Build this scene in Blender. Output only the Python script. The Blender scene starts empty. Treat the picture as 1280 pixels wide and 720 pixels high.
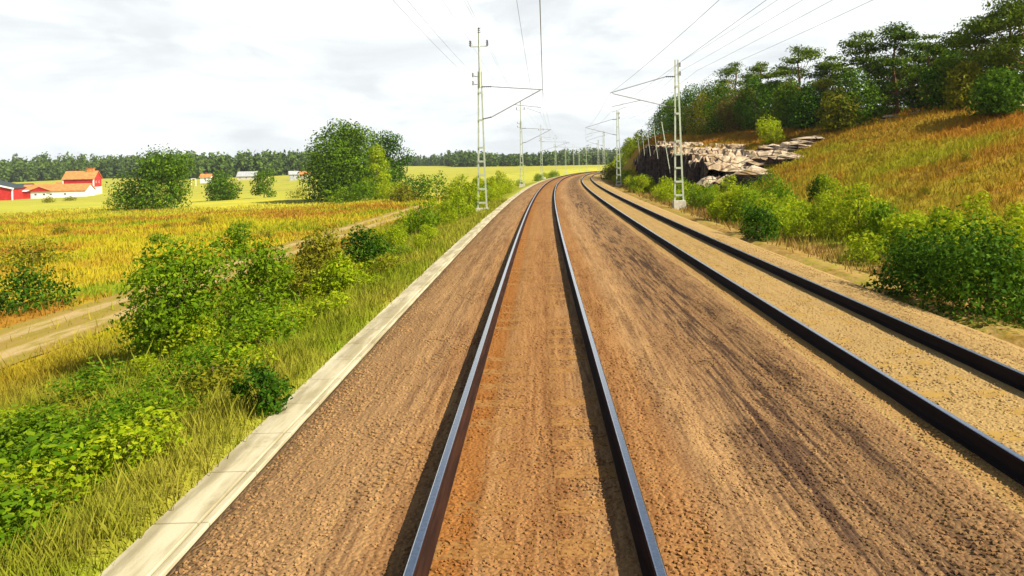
import bpy, math, random
import numpy as np
from mathutils import Vector, Matrix

C = bpy.context.scene.collection
scene = bpy.context.scene
R = math.radians
rnd = random.Random(7)
rng = np.random.default_rng(11)

# ------------------------------------------------------------------ camera
FPX, PX0, PY0, ROLL, CAMZ = 930.0, 674.0, 204.3, 0.0201, 2.44
cam_d = bpy.data.cameras.new('camera'); cam = bpy.data.objects.new('camera', cam_d); C.objects.link(cam)
cam_d.sensor_width = 36; cam_d.lens = FPX / 1280 * 36
cam_d.shift_x = -(PX0 - 640) / 1280; cam_d.shift_y = -(360 - PY0) / 1280
cam_d.clip_start = 0.1; cam_d.clip_end = 12000
cr, sr = math.cos(ROLL), math.sin(ROLL)
cam.matrix_world = Matrix(((cr, sr, 0, 0), (0, 0, -1, 0), (-sr, cr, 0, CAMZ), (0, 0, 0, 1)))
scene.camera = cam

# ------------------------------------------------------------------ light, sky, exposure
SUN_EL, SUN_AZ = R(40), R(112)
scene.view_settings.view_transform = 'Standard'; scene.view_settings.look = 'None'
scene.view_settings.gamma = 1; scene.view_settings.exposure = 0.85
scene.cycles.max_bounces = 6; scene.cycles.diffuse_bounces = 2; scene.cycles.transparent_max_bounces = 8
sv = Vector((math.sin(SUN_AZ) * math.cos(SUN_EL), math.cos(SUN_AZ) * math.cos(SUN_EL), math.sin(SUN_EL)))
sl = bpy.data.lights.new('sun', 'SUN'); sun = bpy.data.objects.new('sun', sl); C.objects.link(sun)
sl.energy = 5.0; sl.angle = R(0.5); sl.color = (1.0, 0.93, 0.80)
sun.rotation_mode = 'QUATERNION'; sun.rotation_quaternion = sv.to_track_quat('Z', 'Y'); sun.location = (60, -40, 80)

class N:
    """small helper for node trees"""
    def __init__(s, tree): s.t = tree; s.t.nodes.clear()
    def n(s, typ, ins=None, **kw):
        x = s.t.nodes.new(typ)
        for k, v in kw.items(): setattr(x, k, v)
        for k, v in (ins or {}).items(): s.set(x.inputs[k], v)
        return x
    def set(s, inp, v):
        if isinstance(v, bpy.types.NodeSocket): s.t.links.new(v, inp)
        elif isinstance(v, bpy.types.Node): s.t.links.new(v.outputs[0], inp)
        else:
            if inp.type == 'RGBA' and len(v) == 3: v = (*v, 1)
            inp.default_value = v
    def math(s, op, a, b=0.0, clamp=False):
        return s.n('ShaderNodeMath', {0: a, 1: b}, operation=op, use_clamp=clamp).outputs[0]
    def rng(s, v, a, b, c=0.0, d=1.0, smooth=True):
        x = s.n('ShaderNodeMapRange', {0: v, 1: a, 2: b, 3: c, 4: d}, clamp=True)
        if smooth: x.interpolation_type = 'SMOOTHSTEP'
        return x.outputs[0]
    def mix(s, f, a, b, mode='MIX'):
        x = s.n('ShaderNodeMix', data_type='RGBA', blend_type=mode)
        s.set(x.inputs['Factor'], f); s.set(x.inputs[6], a); s.set(x.inputs[7], b)
        return x.outputs[2]
    def noise(s, vec, scale, detail=4.0, rough=0.55, dist=0.0):
        return s.n('ShaderNodeTexNoise', {'Vector': vec, 'Scale': scale, 'Detail': detail, 'Roughness': rough, 'Distortion': dist}).outputs[0]
    def mapping(s, vec, scale=(1, 1, 1), loc=(0, 0, 0), rot=(0, 0, 0)):
        return s.n('ShaderNodeMapping', {'Vector': vec, 'Scale': scale, 'Location': loc, 'Rotation': rot}).outputs[0]
    def sep(s, vec): return s.n('ShaderNodeSeparateXYZ', {0: vec}).outputs

w = bpy.data.worlds.new('World'); scene.world = w; w.use_nodes = True
k = N(w.node_tree)
sky = k.n('ShaderNodeTexSky', sky_type='NISHITA', sun_disc=False, sun_elevation=SUN_EL, sun_rotation=SUN_AZ, air_density=1.0, dust_density=1.5)
gen = k.n('ShaderNodeTexCoord').outputs['Generated']
zz = k.sep(gen)[2]
c1 = k.noise(k.mapping(gen, (2.6, 2.6, 9), (3.1, 0.4, 0.2)), 1.5, 7, 0.55, 0.5)
c2 = k.noise(k.mapping(gen, (3.0, 3.0, 14), (0.3, 5.4, 1.2)), 2.2, 6, 0.6, 0.4)
cl = k.mix(k.rng(c1, 0.36, 0.62), (7.5, 7.9, 8.15), (10.6, 11.0, 10.9))
cl = k.mix(k.math('MULTIPLY', k.rng(c2, 0.44, 0.66), 0.6), cl, (8.0, 8.5, 8.7))
cover = k.rng(k.math('ADD', zz, k.math('MULTIPLY', c1, 0.2)), 0.32, 0.46, 1.0, 0.06)
col = k.mix(cover, sky.outputs[0], cl)
bg = k.n('ShaderNodeBackground', {'Color': col, 'Strength': 0.06})
k.n('ShaderNodeOutputWorld', {'Surface': bg})

# ------------------------------------------------------------------ survey: the line of the track and the lie of the land
LAT = 0.0716
def xc(Y):
    Y = np.asarray(Y, float); a = np.minimum(Y, 260.); b = np.clip(Y - 260., 0, 240)
    a = np.maximum(a, -60)
    return -LAT - .00239 * a + .00014 * a * a + .75e-6 * a ** 3 + .2226 * b + .00072 * b * b
def zc(Y): return -.845e-5 * np.clip(np.asarray(Y, float), -60, 300) ** 2
OTHER = 4.66
def at(px, py, Y):
    """world point seen at a pixel of the 1280x720 survey frame, Y metres ahead"""
    a, b = px - PX0, py - PY0
    u, v = a * cr - b * sr, a * sr + b * cr
    return Vector((u * Y / FPX, Y, CAMZ - v * Y / FPX))

ctrl = []
for px, py, Y in [  # left fields
        (60, 246, 250), (0, 251, 230), (120, 242, 262), (190, 262, 110), (275, 251, 150), (330, 247, 150), (420, 251, 125), (100, 262, 120), (10, 270, 105),
        (365, 226, 330), (300, 230, 300), (560, 215, 420), (660, 211, 420), (500, 224, 260), (250, 240, 240), (600, 219, 230), (640, 214, 300),
        (0, 226, 640), (300, 212, 650), (600, 207, 750), (740, 204, 720)]:
    ctrl.append(at(px, py, Y))
for px, py, Y in [  # right hill
        (1280, 300, 22), (1280, 200, 32), (1280, 157, 43), (1100, 150, 57), (1100, 200, 46), (1100, 250, 33), (1040, 272, 32), (1180, 250, 30),
        (1000, 160, 78), (1020, 185, 62), (960, 225, 52), (900, 238, 56), (1200, 140, 62), (900, 158, 112), (850, 165, 125),
        (1190, 180, 44), (1130, 170, 52), (960, 250, 45)]:
    ctrl.append(at(px, py, Y))
ctrl = [(p.x - float(xc(p.y)), p.y, p.z) for p in ctrl]
ctrl += [(-30, 15, -2.5), (-60, 20, -3.2), (-30, 60, -2.7), (-60, 60, -3.2), (-120, 60, -4), (-250, 60, -5), (-400, 200, -6), (-600, 600, -6), (-25, 110, -2.6),
         (-20, 180, -1.8), (-20, 0, -2.3), (-200, -50, -4), (20, 0, .6), (30, 0, 3), (60, 0, 8), (60, 40, 7), (60, 90, 9), (30, 130, 8), (25, 170, 5), (60, 170, 9),
         (20, 230, 1.5), (15, 300, -.3), (60, 300, 4), (120, 120, 9), (200, 50, 8), (200, 300, 3), (300, 600, 0), (0, 1200, 4), (-600, 1300, 4), (600, 1200, 4),
         (-1500, 1000, -3), (-1500, 0, -6), (1500, 0, 0), (1500, 1000, 2), (0, 3000, 5), (-1500, 3000, 5), (1500, 3000, 5), (400, -50, 5)]
P = np.array(ctrl); MQ = 6.0
def phi(r2): return np.sqrt(r2 + MQ * MQ)
def sc(d): return np.sign(d) * np.abs(d)
D2 = (P[:, None, 0] - P[None, :, 0]) ** 2 + (P[:, None, 1] - P[None, :, 1]) ** 2
A = np.block([[-phi(D2) + 0.5 * np.eye(len(P)), np.c_[np.ones(len(P)), P[:, :2]]], [np.r_[[np.ones(len(P))], P[:, :2].T], np.zeros((3, 3))]])
WT = np.linalg.solve(A, np.r_[P[:, 2], 0, 0, 0])
def rbf(d, Y):
    out = np.empty(d.shape)
    f_d, f_y, f_o = d.ravel(), Y.ravel(), out.ravel()
    for i in range(0, f_d.size, 20000):
        a, b = f_d[i:i + 20000], f_y[i:i + 20000]
        r2 = (a[:, None] - P[:, 0]) ** 2 + (b[:, None] - P[:, 1]) ** 2
        f_o[i:i + 20000] = -phi(r2) @ WT[:-3] + WT[-3] + WT[-2] * a + WT[-1] * b
    return f_o.reshape(d.shape)
def sstep(x, a, b):
    t = np.clip((x - a) / (b - a), 0, 1); return t * t * (3 - 2 * t)
def wob(x, y, s, ph=0.0):
    return (np.sin(x * 1.7 * s + ph) * np.cos(y * 1.3 * s + 1.3 * ph) + .5 * np.sin(x * 3.1 * s - y * 2.7 * s + 2.1 * ph) + .3 * np.sin(x * 5.3 * s + y * 6.1 * s + ph)) / 1.8
PD = [-60, -25, -16, -12, -9.5, -4.3, -3.5, -3.12, -2.9, 0, 7.3, 7.7, 9.0, 10.5, 14, 60]
PZ = [-2.6, -2.3, -2.1, -2.05, -1.85, -.62, -.43, -.42, -.64, -.62, -.62, -.42, -.7, -.55, -.2, 1]
def ground_d(d, Y):
    d = np.asarray(d, float); Y = np.asarray(Y, float)
    d, Y = np.broadcast_arrays(d, Y)
    prof = np.interp(d, PD, PZ) + zc(Y)
    wl = sstep(-d, 15, 34); rb = sstep(Y, 50, 58) * (1 - sstep(Y, 108, 120)); wr = sstep((d - 9.2 - 3.4 * rb) / (5.8 - 2.5 * rb), 0, 1)
    wgt = np.maximum(wl, wr)
    far = rbf(d, Y)
    z = prof * (1 - wgt) + far * wgt
    rough = sstep(-d, 3.6, 9) + sstep(d, 8.6, 12)
    return z + rough * (.10 * wob(d, Y, .5) + .05 * wob(d, Y, 1.7, 2.)) * np.where(np.abs(d + 14) < 2.2, .35, 1)
def ground(X, Y): return ground_d(np.asarray(X, float) - xc(Y), Y)
def gz(x, y): return float(ground(np.array([x]), np.array([y]))[0])

# ------------------------------------------------------------------ object helpers
def tag(o, label=None, cat=None, group=None, kind=None):
    for kx, v in (('label', label), ('category', cat), ('group', group), ('kind', kind)):
        if v: o[kx] = v
    return o
def link_mesh(name, me, mats, parent=None, smooth=False):
    for m in (mats if isinstance(mats, (list, tuple)) else [mats]): me.materials.append(m)
    me.polygons.foreach_set('use_smooth', np.full(len(me.polygons), bool(smooth)))
    o = bpy.data.objects.new(name, me); C.objects.link(o)
    if parent: o.parent = parent
    return o
def np_mesh(name, V, F, fs=4):
    """V (n,3), F (m,fs) arrays"""
    me = bpy.data.meshes.new(name); V = np.asarray(V, np.float32); F = np.asarray(F, np.int32)
    me.vertices.add(len(V)); me.vertices.foreach_set('co', V.ravel())
    me.loops.add(F.size); me.loops.foreach_set('vertex_index', F.ravel())
    me.polygons.add(len(F)); me.polygons.foreach_set('loop_start', np.arange(0, F.size, fs, dtype=np.int32))
    me.polygons.foreach_set('loop_total', np.full(len(F), fs, np.int32))
    me.update(calc_edges=True); return me
def empty(name, loc, rz=0.0):
    o = bpy.data.objects.new(name, None); o.location = loc; o.rotation_euler = (0, 0, rz); o.empty_display_size = .2; C.objects.link(o); return o
def copy_tree(o, parent=None):
    c = o.copy(); C.objects.link(c); c.parent = parent
    for ch in list(o.children): copy_tree(ch, c)
    return c
class MB:
    """collects boxes, bars and tubes into one mesh"""
    def __init__(s): s.v = []; s.f = []
    def add(s, V, F):
        b = len(s.v); s.v += [tuple(p) for p in V]; s.f += [[i + b for i in q] for q in F]
    def hull8(s, bot, top):
        s.add(list(bot) + list(top), [(3, 2, 1, 0), (4, 5, 6, 7), (0, 1, 5, 4), (1, 2, 6, 5), (2, 3, 7, 6), (3, 0, 4, 7)])
    def box(s, x0, x1, y0, y1, z0, z1):
        s.hull8([(x0, y0, z0), (x1, y0, z0), (x1, y1, z0), (x0, y1, z0)], [(x0, y0, z1), (x1, y0, z1), (x1, y1, z1), (x0, y1, z1)])
    def bar(s, a, b, wx, wy=None):
        wy = wy or wx; a = Vector(a); b = Vector(b); d = (b - a).normalized()
        u = d.cross(Vector((0, 0, 1))); u = u.normalized() if u.length > 1e-3 else Vector((1, 0, 0)); v = u.cross(d)
        q = [(-wx, -wy), (wx, -wy), (wx, wy), (-wx, wy)]
        s.hull8([a + u * i * .5 + v * j * .5 for i, j in q], [b + u * i * .5 + v * j * .5 for i, j in q])
    def tube(s, pts, r, n=6, cap=True):
        pts = [Vector(p) for p in pts]; rs = r if isinstance(r, (list, tuple)) else [r] * len(pts); base = len(s.v)
        for i, p in enumerate(pts):
            d = (pts[min(i + 1, len(pts) - 1)] - pts[max(i - 1, 0)]).normalized()
            u = d.cross(Vector((0.31, 0.17, .93)).normalized() if abs(d.z) < .9 else Vector((1, 0.1, 0))).normalized(); v = d.cross(u)
            for j in range(n):
                a = 2 * math.pi * j / n; s.v.append(tuple(p + (u * math.cos(a) + v * math.sin(a)) * rs[i]))
        for i in range(len(pts) - 1):
            for j in range(n):
                s.f.append([base + i * n + j, base + i * n + (j + 1) % n, base + (i + 1) * n + (j + 1) % n, base + (i + 1) * n + j])
        if cap: s.f.append([base + j for j in range(n)][::-1]); s.f.append([base + (len(pts) - 1) * n + j for j in range(n)])
    def build(s, name, mat, parent=None, smooth=False):
        me = bpy.data.meshes.new(name); me.from_pydata(s.v, [], s.f); me.update()
        return link_mesh(name, me, mat, parent, smooth)

# ------------------------------------------------------------------ materials
def new_mat(name):
    m = bpy.data.materials.new(name); m.use_nodes = True; return m, N(m.node_tree)
def principled(kn, col, rough=.8, metal=0.0, bump=None, spec=.3, bdist=.02, bstr=1.0):
    b = kn.n('ShaderNodeBsdfPrincipled', {'Base Color': col, 'Roughness': rough, 'Metallic': metal})
    if 'Specular IOR Level' in b.inputs: b.inputs['Specular IOR Level'].default_value = spec
    if bump is not None:
        bp = kn.n('ShaderNodeBump', {'Height': bump, 'Distance': bdist, 'Strength': bstr}); kn.set(b.inputs['Normal'], bp.outputs[0])
    kn.n('ShaderNodeOutputMaterial', {'Surface': b}); return b
def plain(name, c1, c2, scale=6.0, rough=.7, metal=0.0, spec=.3, bump=.0):
    m, kn = new_mat(name)
    co = kn.n('ShaderNodeTexCoord').outputs['Object']
    nz = kn.noise(co, scale, 6, .6)
    principled(kn, kn.mix(kn.rng(nz, .35, .65), c1, c2), rough, metal, nz if bump else None, spec, bump or .01)
    return m

def ground_colour(kn):
    """colour of the land by place: verge, heath, meadow, hill"""
    pos = kn.n('ShaderNodeNewGeometry').outputs['Position']
    x, y, z = kn.sep(pos)
    flat = kn.n('ShaderNodeCombineXYZ', {0: x, 1: y, 2: 0.0}).outputs[0]
    n1 = kn.noise(flat, .055, 4, .55); n2 = kn.noise(flat, .35, 5, .6); n3 = kn.noise(flat, 2.6, 4, .65)
    n4 = kn.noise(kn.mapping(flat, (.05, .30, 1), (7, 3, 0)), 1.0, 4, .6)
    n6 = kn.noise(kn.mapping(flat, (.10, .16, 1), (2, 9, 0)), 1.0, 3, .55, .6); n7 = kn.noise(flat, .11, 3, .5, .4)
    heath = kn.mix(kn.rng(n6, .42, .60), (.46, .36, .020), (.37, .18, .022))
    heath = kn.mix(kn.rng(n7, .50, .60), heath, (.22, .28, .012))
    heath = kn.mix(kn.rng(n1, .46, .58, 0, .6), heath, (.48, .43, .018))
    meadow = kn.mix(kn.rng(n4, .40, .62), (.46, .43, .055), (.36, .38, .045))
    meadow = kn.mix(kn.rng(n1, .45, .60), meadow, (.52, .46, .045))
    verge = kn.mix(kn.rng(n2, .36, .62), (.19, .25, .012), (.34, .32, .035))
    verge = kn.mix(kn.rng(n3, .55, .75, 0, .7), verge, (.38, .28, .06))
    hill = kn.mix(kn.rng(n4, .42, .60), (.40, .20, .022), (.38, .28, .024))
    hill = kn.mix(kn.rng(n2, .50, .66, 0, .85), hill, (.24, .12, .018))
    hill = kn.mix(kn.rng(n1, .46, .60, 0, .75), hill, (.27, .30, .014))
    yy = kn.math('ADD', y, kn.math('MULTIPLY', kn.math('SUBTRACT', n1, .5), 60.0))
    left = kn.mix(kn.rng(kn.math('ADD', yy, kn.math('MULTIPLY', kn.math('SUBTRACT', n2, .5), 50.0)), 82, 124), heath, meadow)
    xx = kn.math('ADD', x, kn.math('MULTIPLY', kn.math('SUBTRACT', n2, .5), 5.0))
    c = kn.mix(kn.rng(kn.math('SUBTRACT', xx, kn.math('MULTIPLY', y, .02)), -14, -8.5), left, verge)
    y2 = kn.math('MULTIPLY', y, y)
    dd = kn.math('SUBTRACT', kn.math('ADD', kn.math('ADD', x, .07), kn.math('MULTIPLY', y, .0024)), kn.math('ADD', kn.math('MULTIPLY', y2, .00014), kn.math('MULTIPLY', kn.math('MULTIPLY', y2, y), .75e-6)))
    dirt = kn.mix(kn.rng(n3, .4, .62), (.34, .215, .07), kn.mix(kn.rng(n2, .4, .6), (.26, .14, .03), (.28, .25, .03)))
    c = kn.mix(kn.math('MULTIPLY', kn.rng(dd, 5.5, 6.5), kn.rng(kn.math('ADD', dd, n2), 9.8, 11.0, 1, 0)), c, dirt)
    zb = kn.math('ADD', z, kn.math('MULTIPLY', kn.math('SUBTRACT', n2, .5), 5.0))
    hill = kn.mix(kn.rng(zb, 2.6, 4.4, 0, .8), hill, kn.mix(kn.rng(n4, .42, .58), (.40, .16, .020), (.34, .20, .025)))
    hill = kn.mix(kn.rng(zb, .2, 1.6, .6, 0), hill, (.27, .27, .016))
    c = kn.mix(kn.rng(xx, 9.5, 14), c, hill)
    cfar = kn.mix(kn.rng(n4, .42, .6), (.44, .40, .05), (.31, .33, .045))
    c = kn.mix(kn.rng(yy, 150, 215), c, cfar)
    c = kn.mix(kn.math('MULTIPLY', kn.rng(n3, .35, .7), .30), c, (.14, .12, .012))
    return c, n3, n2
m_ground, kn = new_mat('land'); gc, n3, n2 = ground_colour(kn)
principled(kn, gc, .95, bump=n3, spec=.05, bdist=.08)
m_grass, kn = new_mat('grass_blades'); gc, _, _ = ground_colour(kn)
isl = kn.n('ShaderNodeNewGeometry').outputs['Random Per Island']
gc = kn.mix(kn.rng(isl, 0, 1, 0, .12, False), gc, kn.mix(.5, gc, (.44, .36, .05)))
kn.n('ShaderNodeOutputMaterial', {'Surface': kn.n('ShaderNodeMixShader', {0: .3, 1: kn.n('ShaderNodeBsdfDiffuse', {0: gc}).outputs[0], 2: kn.n('ShaderNodeBsdfTranslucent', {0: gc}).outputs[0]}).outputs[0]})

def leaf_mat(name, dark, mid, light, tr=.35, sc_=1.2):
    m, kn = new_mat(name)
    co = kn.n('ShaderNodeTexCoord').outputs['Object']
    oi = kn.n('ShaderNodeObjectInfo').outputs['Random']
    isl = kn.n('ShaderNodeNewGeometry').outputs['Random Per Island']
    nz = kn.noise(co, sc_, 3, .6)
    c = kn.mix(kn.rng(kn.math('ADD', kn.math('MULTIPLY', nz, .7), kn.math('MULTIPLY', isl, .3)), .32, .62), dark, mid)
    c = kn.mix(kn.rng(isl, .55, 1.0, 0, .8), c, light)
    c = kn.mix(kn.math('MULTIPLY', oi, .35), c, light)
    d = kn.n('ShaderNodeBsdfPrincipled', {'Base Color': c, 'Roughness': .55}); d.inputs['Specular IOR Level'].default_value = .03
    t = kn.n('ShaderNodeBsdfTranslucent', {0: c})
    kn.n('ShaderNodeOutputMaterial', {'Surface': kn.n('ShaderNodeMixShader', {0: tr, 1: d.outputs[0], 2: t.outputs[0]}).outputs[0]})
    return m
M = {}
M['leaf_dark'] = leaf_mat('leaf_dark', (.018, .058, .004), (.046, .115, .006), (.11, .20, .010), .3)
M['leaf_mid'] = leaf_mat('leaf_mid', (.048, .125, .004), (.125, .235, .007), (.25, .34, .012), .42)
M['leaf_yellow'] = leaf_mat('leaf_yellow', (.17, .26, .006), (.32, .42, .010), (.46, .48, .018), .45)
M['leaf_tree'] = leaf_mat('leaf_tree', (.020, .066, .004), (.066, .145, .006), (.16, .25, .011), .2)
M['leaf_olive'] = leaf_mat('leaf_olive', (.10, .115, .007), (.20, .21, .011), (.31, .28, .018), .4)
M['leaf_brown'] = leaf_mat('leaf_brown', (.09, .065, .012), (.16, .11, .02), (.21, .18, .03))
M['needle'] = leaf_mat('needle', (.026, .062, .006), (.075, .140, .009), (.19, .25, .014), .25, .8)
M['needle_far'] = leaf_mat('needle_far', (.045, .085, .016), (.075, .130, .022), (.12, .18, .03), .2, .02)
M['bark'] = plain('bark', (.10, .06, .035), (.19, .12, .07), 9, .9, bump=.02)
M['bark_pine'] = plain('bark_pine', (.13, .065, .03), (.23, .115, .05), 7, .9, bump=.02)
M['galv'] = plain('galvanised', (.42, .47, .33), (.54, .58, .43), 5, .55, .25)
M['tubegrey'] = plain('tube_grey', (.30, .31, .31), (.40, .41, .40), 5, .5, .3)
M['wire'] = plain('wire', (.24, .24, .24), (.32, .31, .30), 3, .5, .5)
M['insul'] = plain('insulator', (.045, .03, .028), (.07, .045, .035), 8, .3)
M['concrete'] = plain('concrete', (.44, .41, .30), (.58, .54, .42), 3.5, .9, bump=.01)
M['red'] = plain('red_boards', (.42, .018, .015), (.50, .03, .022), 2.5, .8)
M['redold'] = plain('red_boards_worn', (.30, .03, .02), (.40, .05, .03), 2.5, .85)
M['white'] = plain('white_paint', (.74, .73, .70), (.82, .81, .78), 1.2, .7)
M['tile'] = plain('orange_tile', (.52, .17, .045), (.66, .27, .08), 1.6, .85)
M['slate'] = plain('dark_roof', (.03, .045, .045), (.05, .065, .06), 1.2, .8)
M['grey'] = plain('grey_cladding', (.30, .31, .30), (.40, .41, .40), 1.2, .8)
M['glass'] = plain('window_glass', (.03, .04, .05), (.05, .06, .07), 2, .12, spec=.6)
M['green'] = plain('green_door', (.05, .13, .08), (.07, .17, .10), 2, .7)

# boards and tiles get their pattern from a wave
def banded(name, c1, c2, axis, scale, rough=.85):
    m, kn = new_mat(name); co = kn.n('ShaderNodeTexCoord').outputs['Object']
    wv = kn.n('ShaderNodeTexWave', {'Vector': co, 'Scale': scale, 'Distortion': .3, 'Detail': 1}, wave_type='BANDS', bands_direction=axis).outputs[1]
    nz = kn.noise(co, 1.2, 5, .6)
    principled(kn, kn.mix(kn.math('MULTIPLY', kn.rng(nz, .3, .7), 1.0), c1, c2), rough, bump=wv, bdist=.05)
    return m
M['red'] = banded('red_boards', (.40, .016, .014), (.52, .032, .024), 'X', 1.6)
M['tile'] = banded('orange_tile', (.50, .16, .045), (.66, .27, .08), 'X', 1.3)

# ballast: uv = (metres across, metres along)
def ballast_mat(name, base, light, dark, streak_dark, rust, rust_lines):
    m, kn = new_mat(name)
    uv = kn.n('ShaderNodeUVMap').outputs[0]
    u, v, _ = kn.sep(uv)
    st = kn.noise(kn.mapping(uv, (5.5, .22, 1)), 1.0, 5, .62, .35)
    st2 = kn.noise(kn.mapping(uv, (20, .8, 1), (3, 8, 0)), 1.0, 4, .65, .25)
    st3 = kn.noise(kn.mapping(uv, (1.1, .05, 1), (9, 2, 0)), 1.0, 3, .6)
    vo = kn.n('ShaderNodeTexVoronoi', {'Vector': uv, 'Scale': 30.0, 'Randomness': 1.0})
    vd, vcol = vo.outputs[0], vo.outputs[1]
    fine = kn.noise(uv, 55, 3, .6)
    c = kn.mix(kn.rng(st, .36, .64), base, light)
    c = kn.mix(kn.rng(st2, .44, .66, 0, .8), c, dark)
    c = kn.mix(kn.rng(st3, .42, .62, 0, .45), c, light)
    sepc = kn.sep(vcol)
    c = kn.mix(.28, c, kn.mix(sepc[0], kn.mix(.5, dark, c), kn.mix(.4, light, c)))
    # dark dusty band between the two tracks, rust beside the rails
    bm = kn.math('MULTIPLY', kn.rng(kn.math('ABSOLUTE', kn.math('SUBTRACT', u, 2.55)), .35, 1.0, 1, 0), kn.rng(kn.math('ADD', kn.math('MULTIPLY', st, .6), kn.math('MULTIPLY', st2, .4)), .42, .60))
    c = kn.mix(kn.math('MULTIPLY', bm, .95), c, streak_dark)
    for ru, wd, am in rust_lines:
        rm = kn.rng(kn.math('ABSOLUTE', kn.math('SUBTRACT', u, ru)), wd * .3, wd, am, 0)
        c = kn.mix(rm, c, rust)
    h = kn.math('SUBTRACT', kn.math('MULTIPLY', fine, .12), kn.math('POWER', kn.math('MULTIPLY', vd, 1.6), 2.0))
    principled(kn, c, .92, bump=h, spec=.08, bdist=.014, bstr=.38)
    return m
M['ballast'] = ballast_mat('ballast', (.225, .122, .050), (.36, .210, .084), (.11, .055, .026), (.06, .033, .020), (.25, .085, .010),
                           [(-.60, .26, .7), (.95, .45, .35), (0, .66, .35), (-1.0, .30, .15)])
M['ballast_far'] = ballast_mat('ballast_other', (.30, .195, .070), (.38, .25, .092), (.24, .145, .052), (.2, .11, .05), (.26, .12, .03), [(3.72, .25, .4)])
M['sleeper'] = plain('sleeper_concrete', (.20, .095, .028), (.32, .165, .050), 26, .92, spec=.08, bump=.006)
M['sleeper_o'] = plain('sleeper_concrete_dusty', (.31, .19, .048), (.36, .225, .058), 7, .92, spec=.08, bump=.006)
def rail_mat(name, c1, c2):
    m, kn = new_mat(name); co = kn.n('ShaderNodeTexCoord').outputs['Object']
    nz = kn.noise(kn.mapping(co, (8, .6, 8)), 2.0, 4, .6)
    principled(kn, kn.mix(kn.rng(nz, .3, .7), c1, c2), .85, spec=.1, bump=nz, bdist=.003); return m
M['rail_side'] = rail_mat('rail_rust', (.018, .008, .005), (.042, .016, .008))
M['rail_side_o'] = rail_mat('rail_dark', (.012, .008, .007), (.020, .012, .010))
M['rail_top'] = plain('rail_polished', (.55, .55, .56), (.66, .66, .66), 30, .22, 1.0)
M['clip'] = plain('rail_clip', (.05, .03, .02), (.08, .045, .025), 12, .7, .3)

# sandy two-rut track
m, kn = new_mat('sandy_path'); uv = kn.n('ShaderNodeUVMap').outputs[0]; u, v, _ = kn.sep(uv)
n1 = kn.noise(kn.mapping(uv, (2, .4, 1)), 1.2, 5, .6); n2 = kn.noise(uv, 9, 4, .6)
rut = kn.rng(kn.math('ABSOLUTE', kn.math('SUBTRACT', kn.math('ABSOLUTE', u), .78)), .20, .48, 1, 0)
rut = kn.math('MULTIPLY', kn.math('MULTIPLY', rut, .85), kn.rng(n1, .35, .55))
c = kn.mix(rut, kn.mix(kn.rng(n1, .35, .65), (.25, .20, .03), (.30, .20, .05)), kn.mix(kn.rng(n2, .3, .7), (.38, .27, .11), (.47, .35, .16)))
principled(kn, c, .95, bump=n2, spec=.05, bdist=.02); M['path'] = m

# cable trough lids with joints every metre
m, kn = new_mat('trough_concrete'); uv = kn.n('ShaderNodeUVMap').outputs[0]; u, v, _ = kn.sep(uv)
n1 = kn.noise(kn.mapping(uv, (3, .35, 1)), 1.5, 6, .6); n2 = kn.noise(uv, 40, 3, .6)
jt = kn.rng(kn.math('ABSOLUTE', kn.math('SUBTRACT', kn.math('FRACT', v), .5)), .485, .497)
c = kn.mix(kn.rng(n1, .38, .62), (.33, .28, .16), (.52, .46, .30)); n5 = kn.noise(kn.mapping(uv, (1, .9, 1)), 2.0, 5, .7); c = kn.mix(kn.rng(n5, .54, .70, 0, .6), c, (.24, .20, .10)); c = kn.mix(kn.math('MULTIPLY', jt, .35), c, (.2, .16, .09))
c = kn.mix(kn.rng(n2, .55, .8, 0, .35), c, (.35, .29, .17))
principled(kn, c, .9, bump=kn.math('SUBTRACT', kn.math('MULTIPLY', n2, .3), jt), spec=.1, bdist=.008); M['trough'] = m

# rock: pale faces, dark weathering, cracks, shade tone on the steep faces
m, kn = new_mat('granite'); co = kn.n('ShaderNodeNewGeometry').outputs['Position']
n1 = kn.noise(kn.mapping(co, (.35, .35, 1.1)), 1.0, 6, .65, .3); n2 = kn.noise(co, 2.2, 6, .65)
vr = kn.n('ShaderNodeTexVoronoi', {'Vector': kn.mapping(co, (.45, .45, 1.5), rot=(.12, -.10, .3)), 'Scale': 1.0}, feature='DISTANCE_TO_EDGE').outputs[0]
crk = kn.rng(vr, .0, .05, 1, 0)
c = kn.mix(kn.rng(n1, .38, .62), (.38, .28, .17), (.55, .44, .30)); c = kn.mix(kn.rng(n2, .50, .66, 0, .8), c, (.20, .12, .06))
c = kn.mix(kn.rng(kn.noise(co, .5, 3, .6), .49, .62, 0, .8), c, (.20, .13, .05))
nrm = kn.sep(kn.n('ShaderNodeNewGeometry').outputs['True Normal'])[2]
steep_shade = kn.mix(kn.rng(n2, .4, .6), (.028, .020, .017), (.075, .05, .04))
c = kn.mix(kn.rng(kn.math('ADD', nrm, kn.math('MULTIPLY', n2, .3)), .35, .62, 1, 0), c, steep_shade)  # shade of the steep faces painted into the rock colour by slope
c = kn.mix(kn.math('MULTIPLY', crk, .45), c, (.09, .06, .04))
principled(kn, c, .92, bump=kn.math('ADD', kn.math('MULTIPLY', n2, .6), kn.math('MULTIPLY', crk, -.5)), spec=.1, bdist=.25); M['rock'] = m

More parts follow.
